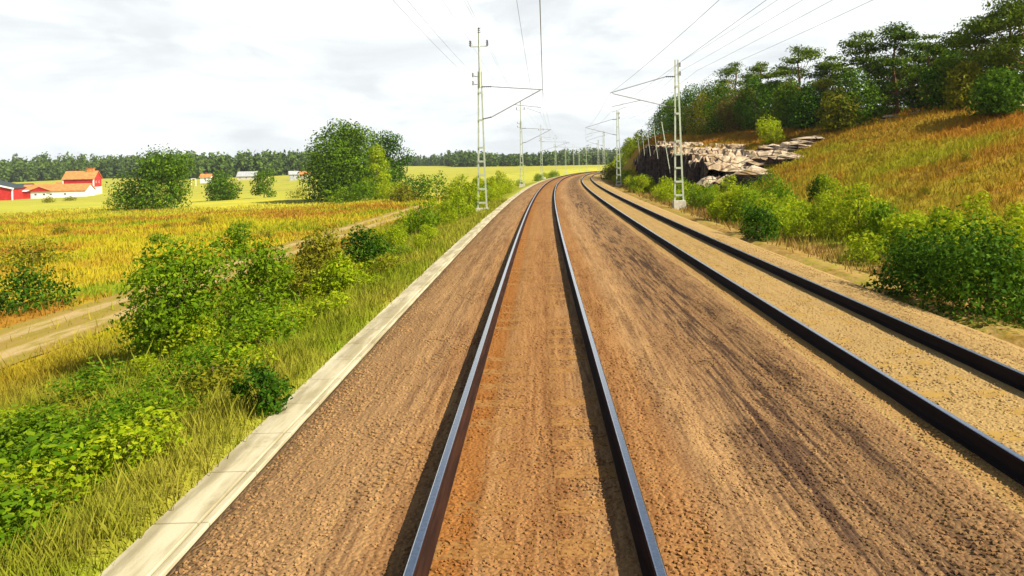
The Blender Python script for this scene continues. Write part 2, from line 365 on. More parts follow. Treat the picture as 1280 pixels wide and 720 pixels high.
# ------------------------------------------------------------------ the land: one sheet to the horizon
def axis(parts):
    out = []
    for a, b, st in parts: out += list(np.arange(a, b, st))
    return np.array(out + [parts[-1][1]])
Dg = axis([(-3200, -800, 300), (-800, -300, 60), (-300, -120, 15), (-120, -40, 4), (-40, -18, 1), (-18, 18, .4), (18, 40, .8), (40, 120, 5), (120, 300, 20), (300, 900, 75), (900, 3200, 400)])
Yg = axis([(-90, 0, 10), (0, 60, .7), (60, 140, 1.4), (140, 320, 5), (320, 800, 20), (800, 1600, 80), (1600, 6000, 400)])
DD, YY = np.meshgrid(Dg, Yg)
ZZ = ground_d(DD, YY)
V = np.stack([DD + xc(YY), YY, ZZ], -1).reshape(-1, 3)
nx, ny = len(Dg), len(Yg)
ii = (np.arange(ny - 1)[:, None] * nx + np.arange(nx - 1)).ravel()
F = np.stack([ii, ii + 1, ii + nx + 1, ii + nx], -1)
o = link_mesh('ground', np_mesh('ground', V, F), m_ground, smooth=True); tag(o, kind='structure')

def ribbon(name, mat, dlist, zlist, y0, y1, step, parent=None, off=0.0, follow=None, smooth=True, wig=0.0, under=0.0):
    """a strip swept along the track; dlist across, zlist heights (or follow the land)"""
    ys = np.arange(y0, y1 + step, step); D, Y = np.meshgrid(np.array(dlist, float), ys)
    Z = np.broadcast_to(np.array(zlist, float), D.shape) + zc(Y) if follow is None else ground_d(D + off, Y) + follow
    if wig: Z = Z + wig * wob(D * 2.0, Y, 1.1) + wig * .6 * wob(D * 5.0, Y * 2., 1.9, 1.)
    Vv = np.stack([D + off + xc(Y), Y, Z], -1).reshape(-1, 3); n = len(dlist); m_ = len(ys)
    i2 = (np.arange(m_ - 1)[:, None] * n + np.arange(n - 1)).ravel()
    Fv = np.stack([i2, i2 + 1, i2 + n + 1, i2 + n], -1)
    me = np_mesh(name, Vv, Fv)
    uvl = me.uv_layers.new(name='UVMap'); uvs = np.stack([D, Y], -1).reshape(-1, 2)[Fv.ravel()]
    uvl.data.foreach_set('uv', uvs.astype(np.float32).ravel())
    return link_mesh(name, me, mat, parent, smooth)
TRACK_END = 330
# own track's ballast up to the middle, then the other track's
bd = [-2.75, -2.62, -2.54, -2.2, -1.7, -1.35, -1.2, -.9, -.6, -.3, 0, .3, .6, .9, 1.2, 1.4, 1.75, 2.1, 2.5, 2.9, 3.2, 3.5]
bz = [-.70, -.42, -.36, -.27, -.205, -.178, -.175, -.175, -.180, -.184, -.181, -.184, -.180, -.175, -.175, -.185, -.25, -.28, -.28, -.25, -.19, -.170]
o = ribbon('track_bed', M['ballast'], bd, bz, -30, TRACK_END, .4, wig=.007); tag(o, kind='structure')
bd2 = [3.5, 3.75, 4.05, 4.35, 4.66, 4.97, 5.3, 5.6, 6.0, 6.3, 6.6, 7.0, 7.4, 7.8]
bz2 = [-.170, -.170, -.176, -.182, -.180, -.182, -.176, -.172, -.178, -.205, -.25, -.36, -.52, -.72]
o = ribbon('track_bed', M['ballast_far'], bd2, bz2, -30, TRACK_END, .4, wig=.007); tag(o, kind='structure')
o = ribbon('dirt_path', M['path'], [-1.7, -1.2, -.8, -.4, 0, .4, .8, 1.2, 1.7], None, 4, 84, .7, off=-14.0, follow=.035); tag(o, kind='structure')

# ------------------------------------------------------------------ tracks
def sweep(name, prof, mat, off, y0, y1, parent, smooth=False, closed=True):
    ys = np.concatenate([np.arange(y0, 40, 1.0), np.arange(40, y1 + 1, 2.5)]); n = len(prof); Pf = np.array(prof)
    X = Pf[None, :, 0] + off + xc(ys)[:, None]; Z = Pf[None, :, 1] + zc(ys)[:, None]; Y = np.broadcast_to(ys[:, None], X.shape)
    Vv = np.stack([X, Y, Z], -1).reshape(-1, 3); m_ = len(ys); cols = n if closed else n - 1
    f = [(i * n + j, i * n + (j + 1) % n, (i + 1) * n + (j + 1) % n, (i + 1) * n + j) for i in range(m_ - 1) for j in range(cols)]
    me = np_mesh(name, Vv, f)
    uvl = me.uv_layers.new(name='UVMap')
    per = np.concatenate([[0], np.cumsum(np.hypot(*np.diff(Pf, axis=0).T))])
    uu = np.stack([np.broadcast_to(per, X.shape), Y], -1).reshape(-1, 2)[np.array(f).ravel()]
    uvl.data.foreach_set('uv', uu.astype(np.float32).ravel())
    return link_mesh(name, me, mat, parent, smooth)
half = [(.075, -.172), (.075, -.160), (.030, -.148), (.0085, -.135), (.0085, -.052), (.034, -.040), (.036, -.012), (.030, -.003)]
RAIL = [(-a, b) for a, b in half] [::-1]
RAIL = half + RAIL                                   # right side from foot up, then left side down
TOP = [(-.029, -.0029), (-.022, .0008), (.022, .0008), (.029, -.0029)]
def track(label, off, side_mat, sl_mat, n_single=100):
    t = empty('railway_track', (0, 0, 0)); tag(t, label, 'railway track', 'railway tracks')
    for s in (-1, 1):
        r = sweep('rail', RAIL, side_mat, off + s * .7535, -30, TRACK_END, t)
        sweep('running_surface', TOP, M['rail_top'], off + s * .7535, -30, TRACK_END, r, closed=False)
    mb = MB()
    L2 = 1.25
    for s in (-1, 1):
        a, b = (.12 * L2, L2) if s > 0 else (-L2, -.12 * L2)
        mb.hull8([(a, -.15, -.36), (b, -.15, -.36), (b, .15, -.36), (a, .15, -.36)], [(a, -.115, -.178), (b, -.115, -.178), (b, .115, -.178), (a, .115, -.178)])
    mb.hull8([(-.15, -.12, -.36), (.15, -.12, -.36), (.15, .12, -.36), (-.15, .12, -.36)], [(-.15, -.10, -.188), (.15, -.10, -.188), (.15, .10, -.188), (-.15, .10, -.188)])
    sp = mb.build('sleeper', sl_mat, t)
    ys = np.arange(3.2, TRACK_END, .62); first = True
    rest_v, rest_f = [], []
    base = np.array(mb.v)
    for i, y in enumerate(ys):
        sl = math.atan2(float(xc(y + 1) - xc(y - 1)), 2)
        if i < n_single:
            if i == 0: q = sp
            else: q = sp.copy(); C.objects.link(q); q.parent = t
            q.location = (off + float(xc(y)), y, float(zc(y)) - .004 * rnd.random()); q.rotation_euler = (0, 0, -sl)
        else:
            cs, sn = math.cos(-sl), math.sin(-sl)
            vv = base.copy(); x_, y_ = vv[:, 0] * cs - vv[:, 1] * sn, vv[:, 0] * sn + vv[:, 1] * cs
            b0 = len(rest_v); rest_v += [(a + off + float(xc(y)), b + y, c_ + float(zc(y))) for a, b, c_ in zip(x_, y_, vv[:, 2])]
            rest_f += [[j + b0 for j in f] for f in mb.f]
    me = bpy.data.meshes.new('sleepers'); me.from_pydata(rest_v, [], rest_f); me.update()
    tag(link_mesh('sleepers', me, sl_mat, t), kind='stuff')
track('own railway track straight ahead with bright polished rails on rust brown ballast', 0.0, M['rail_side'], M['sleeper'])
track('second railway track on the right with black sided rails on tan ballast', OTHER, M['rail_side_o'], M['sleeper_o'])

tr = empty('cable_trough', (0, 0, 0)); tag(tr, 'pale concrete cable trough running along the grassy left edge of the ballast', 'cable trough')
sweep('trough_lid', [(-3.09, -.50), (-3.085, -.402), (-2.735, -.398), (-2.725, -.405), (-2.72, -.50)], M['trough'], 0, -20, 260, tr, closed=False)
sweep('trough_wall', [(-2.705, -.60), (-2.705, -.405), (-2.70, -.399), (-2.645, -.397), (-2.635, -.405), (-2.63, -.60)], M['trough'], 0, -20, 260, tr, closed=False)

mb = MB(); p = Vector((float(xc(49)) + 2.55, 49, -.25))
mb.tube([p + Vector((-.45, -.5, .02)), p + Vector((-.1, -.1, .07)), p + Vector((.2, .25, .05)), p + Vector((.5, .5, .03))], [.03, .035, .03, .018], 6)
mb.tube([p + Vector((-.1, -.1, .07)), p + Vector((-.05, .25, .04))], [.02, .01], 5)
tag(mb.build('fallen_branch', M['bark']), 'dark stick lying on the ballast between the two tracks', 'branch')

# ------------------------------------------------------------------ foliage
def leaves(clumps, n, size, flat=.0, shell=.55, droop=.0, asp=.55, seed=0):
    """n leaf faces spread through ellipsoid clumps (cx,cy,cz,rx,ry,rz)"""
    g = np.random.default_rng(seed); cl = np.array(clumps, float)
    wts = (cl[:, 3] * cl[:, 4] * cl[:, 5]) ** .67; idx = g.choice(len(cl), n, p=wts / wts.sum())
    dirs = g.normal(size=(n, 3)); dirs /= np.linalg.norm(dirs, axis=1)[:, None]
    rad = g.random(n) ** (1 - shell) * (1 + .12 * g.normal(size=n).clip(-1.5, 1.5))
    c = cl[idx]; pos = c[:, :3] + dirs * rad[:, None] * c[:, 3:6]
    nrm = dirs / c[:, 3:6]; nrm /= np.linalg.norm(nrm, axis=1)[:, None]
    nrm = nrm * .8 + g.normal(size=(n, 3)) * .55; nrm[:, 2] += .25 + flat; nrm /= np.linalg.norm(nrm, axis=1)[:, None]
    t = np.cross(nrm, g.normal(size=(n, 3))); t /= np.linalg.norm(t, axis=1)[:, None] + 1e-9; t[:, 2] -= droop; t /= np.linalg.norm(t, axis=1)[:, None]
    b = np.cross(nrm, t); b /= np.linalg.norm(b, axis=1)[:, None] + 1e-9
    s = size * g.uniform(.35, 1.45, n)[:, None]
    Vv = np.stack([pos - t * s * .5, pos + b * s * asp * .5, pos + t * s * .5 + nrm * s * .08, pos - b * s * asp * .5], 1).reshape(-1, 3)
    return Vv, np.arange(4 * n).reshape(-1, 4)

def limbs(mb, base, height, r0, targets, lean=(0, 0), g=None):
    g = g or rnd; pts = []; rs = []
    for i in range(6):
        t = i / 5; pts.append(Vector(base) + Vector((lean[0] * t * height + .02 * height * g.uniform(-1, 1) * (i > 0), lean[1] * t * height + .02 * height * g.uniform(-1, 1) * (i > 0), height * t))); rs.append(r0 * (1 - .8 * t) + .01)
    mb.tube(pts, rs, 7)
    for tx in targets:
        tx = Vector(tx); f = min(.92, max(.18, (tx.z - base[2]) / height * .7)); i = min(4, int(f * 5)); a = pts[i].lerp(pts[i + 1], f * 5 - i)
        mid = a.lerp(tx, .5) + Vector((0, 0, -.04 * height)); r = r0 * (1 - f) * .5 + .006
        mb.tube([a, mid, tx], [r, r * .65, r * .25], 5)

def broadleaf(name, label, cat, loc, h, wid, mat, n, leaf, seed, nclump=16, low=.12, group=None, stem='trunk', fol='crown', shape=None, deep=1.0, fat=1.0, lean=0.0):
    g = random.Random(seed); t = empty(name, loc); tag(t, label, cat, group)
    cl = []
    for i in range(nclump):
        f = (i + .5) / nclump; zt = low + (1 - low) * (f * .96 + .02)
        env = math.sin(math.pi * min(1, max(.0, (zt - low) / (1 - low) * .82 + .16))) ** .6 if not shape else shape(zt)
        a = i * 2.4 + g.uniform(-.5, .5); q = math.sqrt(g.random()) * .72
        cr_ = wid * g.uniform(.20, .34) * fat * (.75 if fat > 1 and f > .8 else 1)
        cl.append((lean * (zt - .4) * 2 + math.cos(a) * wid * .5 * env * q * 1.25, math.sin(a) * wid * .5 * env * q * 1.25 * deep, zt * h - cr_ * .35, cr_, cr_ * .95, cr_ * g.uniform(.65, .95)))
    Vv, Ff = leaves(cl, n, leaf, seed=seed, shell=.68)
    Vv[:, 2] = np.maximum(Vv[:, 2], .03)
    mb = MB(); limbs(mb, (0, 0, -.15), h * .8, max(.012, h * .016), [(c[0], c[1], c[2]) for c in cl[::2]], g=g)
    mb.build(stem, M['bark'], t, True)
    link_mesh(fol, np_mesh(fol, Vv, Ff), mat, t)
    return t

def pine(name, label, loc, h, wid, n, seed, mat=None, bare=.12, lean=(0, 0), group=None, cat='tree', layers=9):
    g = random.Random(seed); t = empty(name, loc); tag(t, label, cat, group); cl = []
    for i in range(layers):
        f = bare + (1 - bare) * (i + .3) / layers
        env = (math.sin(math.pi * min(1, .22 + .78 * (f - bare) / (1 - bare)))) ** .8 * (1 if i < layers - 1 else .6)
        for j in range(g.choice((2, 2, 3, 3)) if i < layers - 1 else 1):
            a = g.uniform(0, 6.28); q = wid * .5 * env * g.uniform(.35, .95) if i < layers - 1 else 0
            s = wid * g.uniform(.18, .29)
            cl.append((math.cos(a) * q + lean[0] * f * h, math.sin(a) * q + lean[1] * f * h, f * h + g.uniform(-.03, .03) * h, s, s, s * g.uniform(.26, .40)))
    Vv, Ff = leaves(cl, n, .30, flat=.2, shell=.4, asp=.42, seed=seed)
    mb = MB(); limbs(mb, (0, 0, -.3), h * .95, h * .020 + .03, [c[:3] for c in cl], lean, g)
    mb.build('trunk', M['bark_pine'], t, True); link_mesh('crown', np_mesh('crown', Vv, Ff), mat or M['needle'], t)
    return t
def on(px, py, Y):                                   # stands on the land, seen at that pixel column
    p = at(px, py, Y); return (p.x, p.y, gz(p.x, p.y))

# trees of the left fields
broadleaf('oak_tree', 'large round dark green broadleaf tree, tallest in the left fields', 'tree', on(434, 250, 125), 13.2, 10.6, M['leaf_tree'], 26000, .46, 3, 34, .04, deep=.9, fat=1.25, shape=lambda z: (1 - ((z - .45) / .62) ** 2) ** .5)
broadleaf('oak_tree', 'dark loose tree close behind the right side of the largest round tree', 'tree', on(484, 240, 140), 11.4, 8.0, M['leaf_dark'], 7000, .42, 5, 15, .2)
broadleaf('field_tree', 'olive green bushy tree standing right of the red farm barn', 'tree', on(192, 258, 112), 8.6, 9.6, M['leaf_tree'], 15000, .36, 8, 30, .03, shape=lambda z: 1.05 if z < .5 else 1.25 - z * .85, lean=1.6)
broadleaf('field_bush', 'round dark green bush alone in the yellow meadow', 'bush', on(275, 250, 150), 5.3, 7.6, M['leaf_tree'], 7500, .36, 9, 14, .06)
broadleaf('field_tree', 'thin ragged small tree between the round meadow bush and largest tree', 'tree', on(330, 247, 150), 5.8, 5.0, M['leaf_tree'], 2600, .36, 10, 9, .15)
broadleaf('young_tree', 'yellow green slim tree in front of the largest round tree', 'tree', on(472, 250, 112), 8.2, 4.2, M['leaf_yellow'], 3200, .34, 12, 12, .05)
for i, (px, py, Y, h, wd, mt) in enumerate([(455, 250, 108, 3.2, 5, 'leaf_mid'), (490, 250, 106, 2.8, 4.5, 'leaf_yellow'), (520, 247, 104, 3.2, 4.6, 'leaf_dark'), (545, 245, 98, 3.6, 4.6, 'leaf_mid'), (505, 249, 95, 2.2, 3.4, 'leaf_olive'), (430, 252, 112, 2.4, 4.5, 'leaf_mid'), (575, 240, 96, 3.2, 3.6, 'leaf_yellow')]):
    broadleaf('hedge_bush', 'bushy shrub in the hedge line at the foot of the largest tree', 'bush', on(px, py, Y), h, wd, M[mt], 1600, .28, 40 + i, 9, .05, 'hedge bushes by the largest tree', 'stem', 'foliage')
for i, (px, py, Y, h, wd) in enumerate([(372, 246, 140, 2.0, 5), (60, 258, 190, 1.5, 3.4), (88, 250, 200, 1.2, 3.2), (150, 258, 120, 2.0, 4), (155, 246, 180, 2.2, 4.0), (380, 222, 300, 3.5, 4)]):
    broadleaf('meadow_shrub', ['low spreading shrub left of the largest tree', 'small dark shrub in the meadow below the barns', 'tiny shrub in the meadow below the white shed', 'low shrub at the foot of the olive field tree', 'round shrub by the white base of the barn', 'dark shrub beside the far white house'][i], 'shrub', on(px, py, Y), h, wd, M['leaf_olive' if i < 4 else 'leaf_dark'], 700, .28, 60 + i, 7, .05, None, 'stem', 'foliage')

# distinct shrubs close to the line, left
def named_shrub(label, px, py, Y, h, wd, mt, n, lf, seed, nc=12):
    return broadleaf('shrub', label, 'shrub', on(px, py, Y), h, wd, M[mt], n, lf, seed, nc, .06, None, 'stem', 'foliage')
named_shrub('large dense dark green shrub between the sandy path and the track', 222, 440, 15.5, 2.35, 2.5, 'leaf_mid', 9000, .10, 71, 18)
named_shrub('bright green shrub just right of the large dark green one', 325, 420, 17, 1.9, 1.7, 'leaf_mid', 5000, .10, 72, 14)
named_shrub('olive brown shrub with dry twigs between two green shrubs', 400, 400, 20, 1.7, 1.8, 'leaf_olive', 4200, .10, 73, 12)
named_shrub('compact round dark shrub nearest the cable trough at mid distance', 455, 350, 23, 1.5, 1.5, 'leaf_dark', 4200, .09, 74, 13)
named_shrub('yellow green low shrub in front of the compact dark one', 425, 395, 19, 1.0, 1.3, 'leaf_yellow', 2500, .09, 75, 9)
named_shrub('lone green shrub on the heath beyond the sandy path', 297, 322, 38, 1.8, 1.8, 'leaf_mid', 2600, .13, 76, 9)
named_shrub('dark green low shrub at left picture edge beyond the path', 30, 395, 25, 1.4, 2.6, 'leaf_dark', 3500, .12, 77, 12)
named_shrub('wide olive shrub on the heath at the left edge', 40, 320, 42, 1.4, 4.5, 'leaf_olive', 3000, .16, 78, 12)
named_shrub('small dark shrub tucked against the grass edge of the trough', 330, 500, 8.8, .55, .7, 'leaf_dark', 1500, .06, 79, 8)
# right
named_shrub('large dark shrub beside the second track at the right edge', 1235, 395, 13.8, 1.7, 2.6, 'leaf_dark', 9000, .09, 81, 18)
named_shrub('dark green shrub left of the large dark one by the second track', 1150, 375, 15.5, 1.3, 1.8, 'leaf_dark', 5000, .09, 82, 13)
named_shrub('small dark round shrub on the orange slope right of the rocks', 1025, 262, 38, 1.3, 1.4, 'leaf_dark', 2200, .11, 83, 9)
named_shrub('dark shrub growing low between pale saplings by the second track', 950, 300, 27, 1.2, 1.5, 'leaf_dark', 3000, .10, 84, 10)
named_shrub('yellow shrub with a dark core on the slope right of centre', 1105, 300, 25, 1.3, 1.6, 'leaf_mid', 2600, .11, 85, 10)
named_shrub('bright green shrub on top of the rock outcrop in front of the pines', 962, 168, 72, 2.6, 3.2, 'leaf_yellow', 2400, .2, 86, 10)

# repeated saplings and scrub: build one of each kind, then copy
def kinds(spec): return [broadleaf('scrub', lab, 'shrub', (0, 0, -50), h, wd, M[mt], n, lf, sd, nc, .05, grp, 'stem', 'foliage') for lab, h, wd, mt, n, lf, sd, nc, grp in spec]
GL = 'scrub growing on the left bank'; GR = 'scrub growing beside the second track'
lab_l = 'leafy yellow green scrub in the thick growth between trough and path'
lab_lf = 'far low scrub lining the left edge of the track towards the bend'
lab_r = 'leafy light green scrub in the strip between second track and slope'
lab_rf = 'scrub at the foot of the dark rock face by the bend'
protos = kinds([(lab_l, 1.0, 1.2, 'leaf_yellow', 1500, .085, 101, 9, GL), (lab_l, 1.5, 1.1, 'leaf_yellow', 1700, .09, 102, 10, GL), (lab_l, .7, 1.0, 'leaf_mid', 1100, .075, 103, 8, GL), (lab_l, 1.1, 1.4, 'leaf_mid', 1800, .085, 104, 10, GL), (lab_l, .8, 1.1, 'leaf_olive', 1100, .08, 105, 8, GL)])
used = [False] * len(protos)
def scatter(d, Y, s, kinds_, label, group, zf=1.0):
    i = rnd.choice(kinds_); o = protos[i] if not used[i] else copy_tree(protos[i]); used[i] = True
    x = d + float(xc(Y)); o.location = (x, Y, gz(x, Y) - .05); o.rotation_euler = (0, 0, rnd.uniform(0, 6.28)); q = s * rnd.uniform(.8, 1.2); o.scale = (q, q, zf * q * rnd.uniform(.85, 1.2))
    o['label'] = label; o['group'] = group
for i in range(26):
    Y = 5.4 + 8 * rnd.random(); d = -rnd.uniform(4.1, 4.6 + .32 * Y)
    scatter(d, Y, .95, [0, 3, 3, 2], lab_l, GL, .62)
for i in range(76):
    Y = 5.2 + 22 * rnd.random() ** 1.1; d = -rnd.uniform(4.2, 8.8 if Y > 8 else 7.6)
    scatter(d, Y, .8 if Y < 12 else .9, [0, 0, 2, 3, 3, 4], lab_l, GL, .62)
for i in range(62):
    Y = 23 + 62 * rnd.random(); d = -rnd.uniform(4.2, 6.6 + Y * .03)
    scatter(d, Y, (.75 if Y < 36 else 1.15) if Y < 55 else 1.5, [0, 1, 1, 0, 0, 3], lab_l, GL)
for i in range(18):
    Y = 85 + 130 * rnd.random(); d = -rnd.uniform(4.6, 10)
    scatter(d, Y, 1.5, [0, 1, 3], lab_lf, 'scrub lining the far left of the track')
for i in range(60):
    Y = 16 + 40 * rnd.random() ** 1.2; d = rnd.uniform(8.8, 12.0) + max(0, rnd.gauss(0, 1.5))
    scatter(d, Y, 1.2, [0, 0, 1, 3, 0, 0], lab_r, GR)
for i in range(20):
    Y = 56 + 60 * rnd.random(); d = rnd.uniform(8.9, 10.8)
    scatter(d, Y, 1.5, [0, 1, 3, 0], lab_rf, 'scrub at the foot of the rock face')
for i in range(26):
    Y = 108 + 110 * rnd.random(); d = rnd.uniform(8.6, 14)
    scatter(d, Y, 2.9, [0, 1, 3, 4], 'scrub on the inside of the bend beyond the rock face', 'scrub beyond the rock face')
for i in range(14):
    Y = 24 + 60 * rnd.random(); d = -rnd.uniform(18, 40 + Y * .3)
    scatter(d, Y, 1.5, [4, 2, 4], 'low olive scrub scattered over the heath beyond the sandy path', 'scrub on the heath', .6)
for i in range(8):
    Y = 11 + 30 * rnd.random(); d = rnd.uniform(12.5, 26)
    scatter(d, Y, .6, [4, 2, 4], 'small olive scrub scattered over the orange grass slope', 'scrub on the orange slope')

# ------------------------------------------------------------------ rock outcrop
gx = np.arange(10.5, 34.01, .22); gy = np.arange(58, 118.01, .3)
D_, Y_ = np.meshgrid(gx, gy)
base = ground_d(D_, Y_)
nzv = wob(D_, Y_, .35, .4); nf = wob(D_, Y_, 1.3, 2.2); nff = wob(D_, Y_, 3.7, .9)
# cliff line along the track, and a near end that steps up in ledges
face = 12.5 + .55 * nzv + .40 * nf + .16 * nff
front = 54.5 + np.maximum(0, D_ - 13.5) * .30 + .7 * nzv + .5 * nf
up = sstep(D_, face - .25, face + .35)
run = np.clip((Y_ - front) / (5.0 + np.maximum(0, D_ - 13) * .55), 0, 1)
topz = 2.75 + 1.9 * sstep(Y_, 60, 96) - 1.2 * sstep(Y_, 106, 117) + .30 * nzv + .15 * nf + .05 * (D_ - 12.5)
near = (1 - sstep(Y_, 64, 74)) * (1 - sstep(D_, 22, 26))
topz = np.maximum(topz, (base + .30 + .35 * nf + .2 * nzv) * near + -9 * (1 - near))
hgt = -.7 + (topz + .7) * up * run ** .7
stp = .58; tilt = .07 * (D_ - 12) - .03 * (Y_ - 60); q = (hgt + .12 * nf + tilt) / stp; fr = q - np.floor(q)
hgt = np.where(up * run > .02, (np.floor(q) + sstep(fr, .66, .99)) * stp - tilt + .05 * nff, hgt)
rock = np.where(up * run > .004, hgt, base - .8) - 3 * sstep(D_, 25, 32)
rx = D_ + xc(Y_) + .12 * wob(D_, Y_, 2.9, 4.)
V = np.stack([rx, Y_ + .15 * wob(D_, Y_, 2.5, 1.), rock], -1).reshape(-1, 3); nx_, ny_ = len(gx), len(gy)
i2 = (np.arange(ny_ - 1)[:, None] * nx_ + np.arange(nx_ - 1)).ravel()
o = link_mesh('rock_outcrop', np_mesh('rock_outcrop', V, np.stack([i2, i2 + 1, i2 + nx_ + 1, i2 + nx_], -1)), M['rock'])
tag(o, 'layered outcrop with pale weathered ledges and a face towards the tracks coloured blackish as shade', 'rock')
def boulder(name, label, loc, s, seed, mat=None, group=None):
    g = np.random.default_rng(seed); mb = MB(); nlat, nlon = 7, 10; vs = []
    for i in range(nlat):
        th = math.pi * (i + .5) / nlat
        for j in range(nlon):
            ph = 2 * math.pi * j / nlon; r = 1 + g.uniform(-.22, .22)
            vs.append((s[0] * r * math.sin(th) * math.cos(ph), s[1] * r * math.sin(th) * math.sin(ph), s[2] * (r * math.cos(th) * .9 + .5)))
    fs = [(i * nlon + j, (i + 1) * nlon + j, (i + 1) * nlon + (j + 1) % nlon, i * nlon + (j + 1) % nlon) for i in range(nlat - 1) for j in range(nlon)]
    fs += [tuple(range(nlon)), tuple((nlat - 1) * nlon + j for j in range(nlon))[::-1]]
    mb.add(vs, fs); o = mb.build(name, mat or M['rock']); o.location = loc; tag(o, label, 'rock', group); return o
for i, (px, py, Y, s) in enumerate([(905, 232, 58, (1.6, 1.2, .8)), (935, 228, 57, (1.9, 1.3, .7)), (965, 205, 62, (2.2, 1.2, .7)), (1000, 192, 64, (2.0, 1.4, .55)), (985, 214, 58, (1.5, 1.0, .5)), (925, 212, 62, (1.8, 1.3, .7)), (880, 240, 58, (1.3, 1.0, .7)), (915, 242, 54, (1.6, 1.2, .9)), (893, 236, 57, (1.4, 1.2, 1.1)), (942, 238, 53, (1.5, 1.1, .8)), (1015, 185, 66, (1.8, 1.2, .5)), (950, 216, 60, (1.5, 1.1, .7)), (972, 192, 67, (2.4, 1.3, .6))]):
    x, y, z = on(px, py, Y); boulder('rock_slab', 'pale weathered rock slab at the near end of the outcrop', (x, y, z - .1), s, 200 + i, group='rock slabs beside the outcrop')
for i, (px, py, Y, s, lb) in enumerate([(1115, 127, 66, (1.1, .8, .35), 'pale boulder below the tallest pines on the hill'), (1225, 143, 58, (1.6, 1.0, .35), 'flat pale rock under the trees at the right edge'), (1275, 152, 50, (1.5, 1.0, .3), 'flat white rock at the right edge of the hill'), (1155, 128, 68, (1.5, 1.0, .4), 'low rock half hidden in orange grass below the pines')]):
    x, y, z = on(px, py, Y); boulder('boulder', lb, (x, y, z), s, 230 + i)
x, y, z = on(680, 216, 185); boulder('boulder', 'small pale boulder at the edge of the yellow field by the bend', (x, y, z + .2), (.5, .4, .4), 250, M['concrete'])

# thin leaning posts on the top of the rock
for i, (p0, p1, Y) in enumerate([((835, 200), (827, 153), 70), ((821, 188), (817, 158), 78), ((812, 187), (809, 164), 86), ((805, 188), (803, 168), 94), ((799, 188), (797, 172), 102)]):
    a = at(*p0, Y); b = at(*p1, Y); mb = MB(); mb.tube([a - (b - a) * .35, b], .03 if i else .042, 7)
    mb.box(b.x - .07, b.x + .07, b.y - .07, b.y + .07, b.z, b.z + .05)
    tag(mb.build('fence_post', M['galv']), 'nearest and longest pale leaning post in front of the rock' if i == 0 else 'thin pale post in the row along the top of the rock face', 'post', 'posts along the rock')

